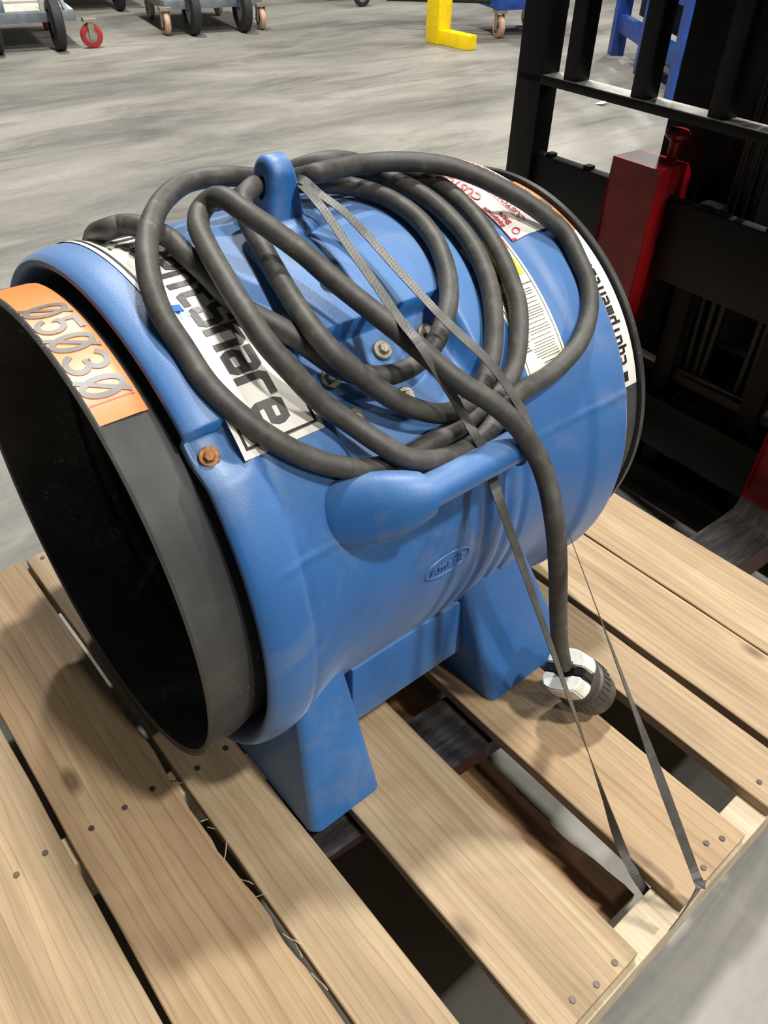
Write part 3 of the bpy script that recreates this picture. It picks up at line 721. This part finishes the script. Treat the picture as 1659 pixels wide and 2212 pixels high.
s1 = [(at(640, 392, 'x', -.66), Vector((0, .3, 1))), srf(657, 402, .343, .3), srf(700, 455, .333), srf(755, 535, .326), srf(810, 612, .330), srf(860, 685, .345), srf(905, 742, .357), srf(940, 795, .353), srf(975, 850, .342), srf(1005, 903, .338), srf(1030, 945, .344), srf(1047, 975, .341), srf(1058, 1015, .327),
      (SA, Vector((0, 1, .2))), (SA.lerp(SB, .22), Vector((-.3, 1, .2))), (SA.lerp(SB, .5), VD(1205, 1420) + Vector((.1, .6, 0))), (SA.lerp(SB, .7), VD(1255, 1590)), (SA.lerp(SB, .85), VD(1300, 1700) + Vector((-.3, -.35, 0))), (at(1345, 1836, 'z', .0035), Vector((-.75, -.7, .15))),
      (at(1372, 1890, 'z', -.012), Vector((-.75, -.7, .1))), (at(1405, 1948, 'z', -.045), Vector((-.7, -.7, .1))), (at(1405, 1948, 'z', -.045) + Vector((.0, -.005, -.07)), Vector((-.7, -.7, .1)))]
ribbon('strap_length', s1)
s2 = [(at(640, 388, 'x', -.66), Vector((0, .3, 1))), srf(660, 393, .345, .3), srf(690, 418, .338), srf(740, 455, .330), srf(790, 505, .326), srf(850, 572, .325), srf(905, 632, .329), srf(950, 680, .335), srf(1000, 728, .335), srf(1050, 775, .336), srf(1090, 825, .336), srf(1115, 865, .338), srf(1135, 900, .340),
      (TA.lerp(TB, .12), VD(1175, 985)), (TA.lerp(TB, .28), VD(1219, 1105)), (TA.lerp(TB, .4), VD(1260, 1220) + Vector((0, .05, 0))), (TA.lerp(TB, .58), VD(1310, 1370) + Vector((.2, .4, 0))), (TA.lerp(TB, .82), Vector((.45, .9, .15))), (at(1505, 1895, 'x', -.009), Vector((.35, .95, 0))),
      (at(1512, 1912, 'x', .0035), Vector((.2, .95, 0))), (at(1512, 1912, 'x', .0035) + Vector((0, 0, -.06)), Vector((0, 1, 0))), (at(1512, 1912, 'x', .0035) + Vector((-.002, 0, -.105)), Vector((0, 1, 0)))]
ribbon('strap_length', s2)
# ================================================================== FORKLIFT (behind, forks through the pallet)
FKX, FKY, FKA = -.545, .20, R_(-2.8)
fk = empty('forklift', (FKX, FKY, FLOOR), 'black forklift with red forks and mesh load backrest behind the pallet', 'forklift', FKA)
def fbox(name, x0, x1, y0, y1, z0, z1, mat, par=None, bev=.004):
    bm = bmesh.new(); bmbox(bm, x0, x1, y0, y1, z0-FLOOR, z1-FLOOR, bev); return autosmooth(frombm(name, bm, mat, par or fk))
def fork(xc, hook):
    prof = [(-1.075, -.026), (-1.08, -.034), (-.5, -.060), (-.02, -.068), (.03, -.060), (.045, -.03), (.045, .02), (.045, .42), (.075, .42), (.075, .39), (.10, .39), (.10, .47), (.085, .489), (.005, .489), (.002, .03), (-.008, -.002), (-.03, -.022), (-.06, -.026)]
    w = .0525; V = []; Fc = []
    for s in (-1, 1):
        for y, z in prof:
            tw = w if y > -1.06 else w*.9; V.append((xc + s*tw, y, z-FLOOR))
    n = len(prof); idx = []
    for k in range(n):
        k2 = (k+1) % n; Fc.append((k, k2, n+k2, n+k)); idx.append(1 if k in (15, 16, 17) else 0)
    # faces for the two sides, split convexly by triangulation
    bm = bmesh.new(); vs = [bm.verts.new(v) for v in V]
    for f, i in zip(Fc, idx):
        q_ = bm.faces.new([vs[j] for j in f]); q_.material_index = i
    for base in (0, n):
        q_ = bm.faces.new([vs[base+k] for k in range(n)])
    bmesh.ops.triangulate(bm, faces=[f for f in bm.faces if len(f.verts) > 4], ngon_method='EAR_CLIP')
    bmesh.ops.recalc_face_normals(bm, faces=bm.faces[:])
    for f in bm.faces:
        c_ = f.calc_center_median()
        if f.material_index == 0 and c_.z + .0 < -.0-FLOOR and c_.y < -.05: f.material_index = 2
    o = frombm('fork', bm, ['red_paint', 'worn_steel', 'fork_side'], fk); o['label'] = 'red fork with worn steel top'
    pn = lathe('lock_pin', [(.455, .010), (.52, .010), (.528, .021), (.534, .022), (.540, .018), (.541, .001)], 'red_paint', o, 20, axis='z', c=(xc+.022, .075, -FLOOR))
    return o
fork(-.217, 1); fork(.235, 1)
fbox('carriage_bar', -.56, .56, .046, .072, .29, .435, 'fork_black'); fbox('carriage_bar', -.52, .52, .046, .075, -.05, .06, 'fork_black')
for x in (-.30, -.10, .10, .30): fbox('carriage_upright', x-.02, x+.02, .075, .11, -.05, .435, 'fork_dark')
for i in range(10):
    fbox('carriage_notch', -.47+.1*i, -.455+.1*i, .05, .068, .4345, .441, 'fork_dark', bev=.001)
# load backrest
for s in (-1, 1): fbox('backrest_post', s*.53-.034, s*.53+.034, .035, .085, .30, 1.15, 'fork_black')
fbox('backrest_rail', -.56, .56, .035, .085, .562, .577, 'fork_black', bev=.002); fbox('rail_glare_strip', -.5, .5, .037, .083, .577, .5785, 'rail_top_glare', bev=0); fbox('backrest_rail', -.56, .56, .035, .085, 1.10, 1.15, 'fork_black', bev=.002)  # pale strip paints the light glancing off the rail top
for i in range(6):
    x = -.432 + .16*i; fbox('backrest_bar', x-.016, x+.016, .042, .08, .578, 1.10, 'fork_black', bev=.002)
# mast
for s in (-1, 1):
    fbox('mast_rail', s*.215-.045, s*.215+.045, .13, .27, -.22, 1.9, 'fork_dark'); fbox('inner_mast_rail', s*.115-.02, s*.115+.02, .15, .25, -.2, 1.95, 'fork_black')
    tube('lift_cylinder', [Vector((s*.19, .31, z-FLOOR)) for z in (-.2, .8, 1.8)], .035, 'fork_dark', fk, 20)
    for k in range(3):
        tube('hose', catmull([Vector((s*(.04+.018*k), .12, z-FLOOR)) + Vector((.006*sin(z*6+k), 0, 0)) for z in (.9, .5, .25, .1, -.1)], 6), .008, 'hose', fk, 8)
fbox('mast_crossmember', -.2, .2, .27, .3, .02, .1, 'fork_dark'); fbox('mast_crossmember', -.2, .2, .27, .3, .9, 1.0, 'fork_dark')
tube('hose', catmull([Vector(p) - Vector((0, 0, FLOOR)) for p in ((-.12, .115, .30), (-.13, .115, .16), (-.10, .115, .07), (0, .115, .02), (.12, .115, -.03))], 8), .009, 'hose', fk, 10)
fbox('lower_rail', -.42, .42, .09, .12, .085, .105, 'brown_rail')
fbox('bracket', .04, .16, .03, .10, .60, .617, 'fork_black'); fbox('bracket', .04, .06, .03, .10, .55, .60, 'fork_black')
# truck body
fbox('dark_filler_plate', -.42, .42, .13, .62, -.22, -.17, 'fork_dark', bev=.01)  # dark plate added to blacken the lit floor under the truck
fbox('cowl', -.40, .40, .62, 1.7, -.1, .75, 'fork_dark', bev=.05); fbox('front_plate', -.40, .40, .40, .64, -.17, .42, 'fork_dark', bev=.02)
for s in (-1, 1):
    lathe('drive_wheel', [(-.07, .09), (-.075, .15), (-.06, .175), (.06, .175), (.075, .15), (.07, .09)], 'tire_black', fk, 40, axis='x', c=(s*.31, .52, .175))
fbox('overhead_guard', -.42, .42, .8, 1.9, 1.75, 1.8, 'fork_black')
for s in (-1, 1): fbox('guard_pillar', s*.38-.03, s*.38+.03, .8, .87, .6, 1.76, 'fork_black')
# ================================================================== BACKGROUND CARTS
def wheel(name, p, r, w, par, tire, hub, axis='y', org=None):
    o = lathe(name, [(-w/2, r*.55), (-w/2, r*.86), (-w*.36, r*.98), (0, r), (w*.36, r*.98), (w/2, r*.86), (w/2, r*.55)], tire, par, 32, axis=axis, c=p)
    lathe('wheel_hub', [(-w*.35, .012), (-w*.35, r*.56), (w*.35, r*.56), (w*.35, .012)], hub, o, 24, axis=axis, c=p); return o
def caster(p, r, par, tire, axis='y', top=.19):
    x, y = p; o = wheel('caster_wheel', (x, y, r), r, .045, par, tire, 'caster_zinc', axis)
    bm = bmesh.new()
    for s in (-1, 1):
        d = .032*s
        if axis == 'y': bmbox(bm, x-.02, x+.02, y+d-.004, y+d+.004, r-.02, top-.02, .001)
        else: bmbox(bm, x+d-.004, x+d+.004, y-.02, y+.02, r-.02, top-.02, .001)
    bmbox(bm, x-.045, x+.045, y-.045, y+.045, top-.025, top, .003)
    frombm('caster_fork', bm, 'caster_zinc', par)
def cart(loc_, label, y0, y1, wheels, casters, rz=0, bh=.17, depth=.9):
    c = empty('equipment_cart', loc_, label, 'cart', rz, 'steel carts at the far side of the hall')
    box('front_beam', -.03, .03, y0, y1, bh, bh+.06, 'cart_grey', c); box('rear_beam', -depth-.03, -depth+.03, y0, y1, bh, bh+.06, 'cart_grey', c)
    for y in (y0+.02, y1-.02, (y0+y1)/2): box('side_rail', -depth, 0, y-.025, y+.025, bh, bh+.055, 'cart_grey', c)
    box('deck_plate', -depth, -.04, y0, y1, bh+.056, bh+.066, 'cart_white', c)
    n = 4
    for k in range(n):
        y = y0 + (y1-y0)*(k+.5)/n; box('bracket', -.10, -.03, y-.05, y+.05, bh+.06, bh+.13 + .05*(k % 2), 'cart_white' if k % 2 else 'cart_grey', c)
    for s in (0, 1):
        y = y0+.05 if s == 0 else y1-.05
        tube('brace', [Vector((-.02, y, bh+.05)), Vector((-.35, y + (.12 if s == 0 else -.12), bh+.5))], .018, 'cart_grey', c, 10)
    box('upper_frame', -.42, -.34, y0, y1, bh+.46, bh+.56, 'cart_grey', c)
    for y in wheels: wheel('wheel', (.06, y, .165), .165, .075, c, 'tire_black', 'cart_grey')
    for x, y, r, m_, a_ in casters: caster((x, y), r, c, m_, a_, bh+.02)
    return c
CR12 = R_(-12.5)
cart((-6.50, .90, FLOOR), 'grey steel cart with red caster at the far left', -.75, .60, (.03, .45), ((.05, .68, .078, 'caster_red', 'x'), (-.8, .5, .075, 'caster_red', 'y'), (-.8, -.6, .075, 'caster_red', 'y')), CR12)
cart((-6.40, 2.62, FLOOR), 'grey steel cart with two pale pink casters in front', -.39, .41, (-.19, .225), ((0, -.385, .078, 'caster_pink', 'y'), (.0, .40, .078, 'caster_pink', 'y'), (-.8, -.3, .075, 'caster_pink', 'y'), (-.8, .3, .075, 'caster_pink', 'y')), CR12)
cart((-7.83, 2.45, FLOOR), 'grey steel cart standing behind the red-caster cart, one tyre in view', -.75, .25, (-.5, .03), ((.0, -.7, .075, 'caster_zinc', 'y'), (-.8, .2, .075, 'caster_zinc', 'y')), CR12)
cart((-7.15, 5.0, FLOOR), 'grey steel cart beyond the yellow post with a grey caster', -.65, .6, (.35,), ((.4, -.42, .085, 'tire_black', 'x'), (-.8, -.5, .075, 'caster_zinc', 'y')), CR12)
# yellow guard post
yg = empty('guard_post', tuple(at(945, 92, 'z', FLOOR)), 'yellow steel guard post with angled foot on the concrete floor', 'post', R_(0))
bm = bmesh.new(); bmbox(bm, -.07, .07, -.07, .07, 0, 1.1, .01); autosmooth(frombm('post', bm, 'yellow_paint', yg))
bm = bmesh.new(); bmbox(bm, -.05, .38, -.05, .05, 0, .1, .01); autosmooth(frombm('foot_rail', bm, 'yellow_paint', yg))
# blue steel rack behind the forklift
br = empty('blue_rack', tuple(at(1390, 165, 'z', FLOOR)), 'blue steel rack seen through the forklift backrest', 'rack', R_(-38))
for x in (-.75, -.05, .65):
    for y in (0, .9): box('rack_post', x-.05, x+.05, y-.05, y+.05, 0, 1.5, 'blue_paint', br)
for z in (.16, .48, .85, 1.3):
    for y in (0, .9): box('rack_beam', -.8, .7, y-.03, y+.03, z, z+.11, 'blue_paint', br)
for i in range(4): box('stored_case', -.68+.36*i, -.40+.36*i, .1, .8, .27, .46, 'blue_paint' if i % 2 else 'fork_black', br)
for i in range(3): box('stored_case', -.68+.45*i, -.32+.45*i, .1, .8, .59, .82, 'fork_dark', br)
# blue cart with pale caster beside the post
bc = empty('blue_cart', tuple(at(1075, 82, 'z', FLOOR)), 'blue cart with a pale pink caster between yellow post and forklift', 'cart', R_(-20))
box('cart_frame', -.5, .05, -.05, .6, .20, .28, 'blue_paint', bc); box('cart_side', -.5, .05, .5, .6, .28, .7, 'blue_paint', bc)
caster((0, 0), .08, bc, 'caster_pink', 'y', .2); caster((-.45, .5), .08, bc, 'caster_pink', 'y', .2)
tube('tow_bar', [Vector((-.1, -.04, .25)), Vector((-.6, -.75, .22))], .025, 'tire_black', bc, 10)
# litter
p = at(1297, 226, 'z', FLOOR)
pp = mesh('paper_scrap', [(p.x-.03, p.y-.02, FLOOR+.001), (p.x+.03, p.y-.025, FLOOR+.012), (p.x+.032, p.y+.03, FLOOR+.02), (p.x-.025, p.y+.03, FLOOR+.004), (p.x, p.y, FLOOR+.02)], [(0, 1, 4), (1, 2, 4), (2, 3, 4), (3, 0, 4)], 'paper')
tag(pp, 'small crumpled white scrap lying on the concrete floor', 'scrap')
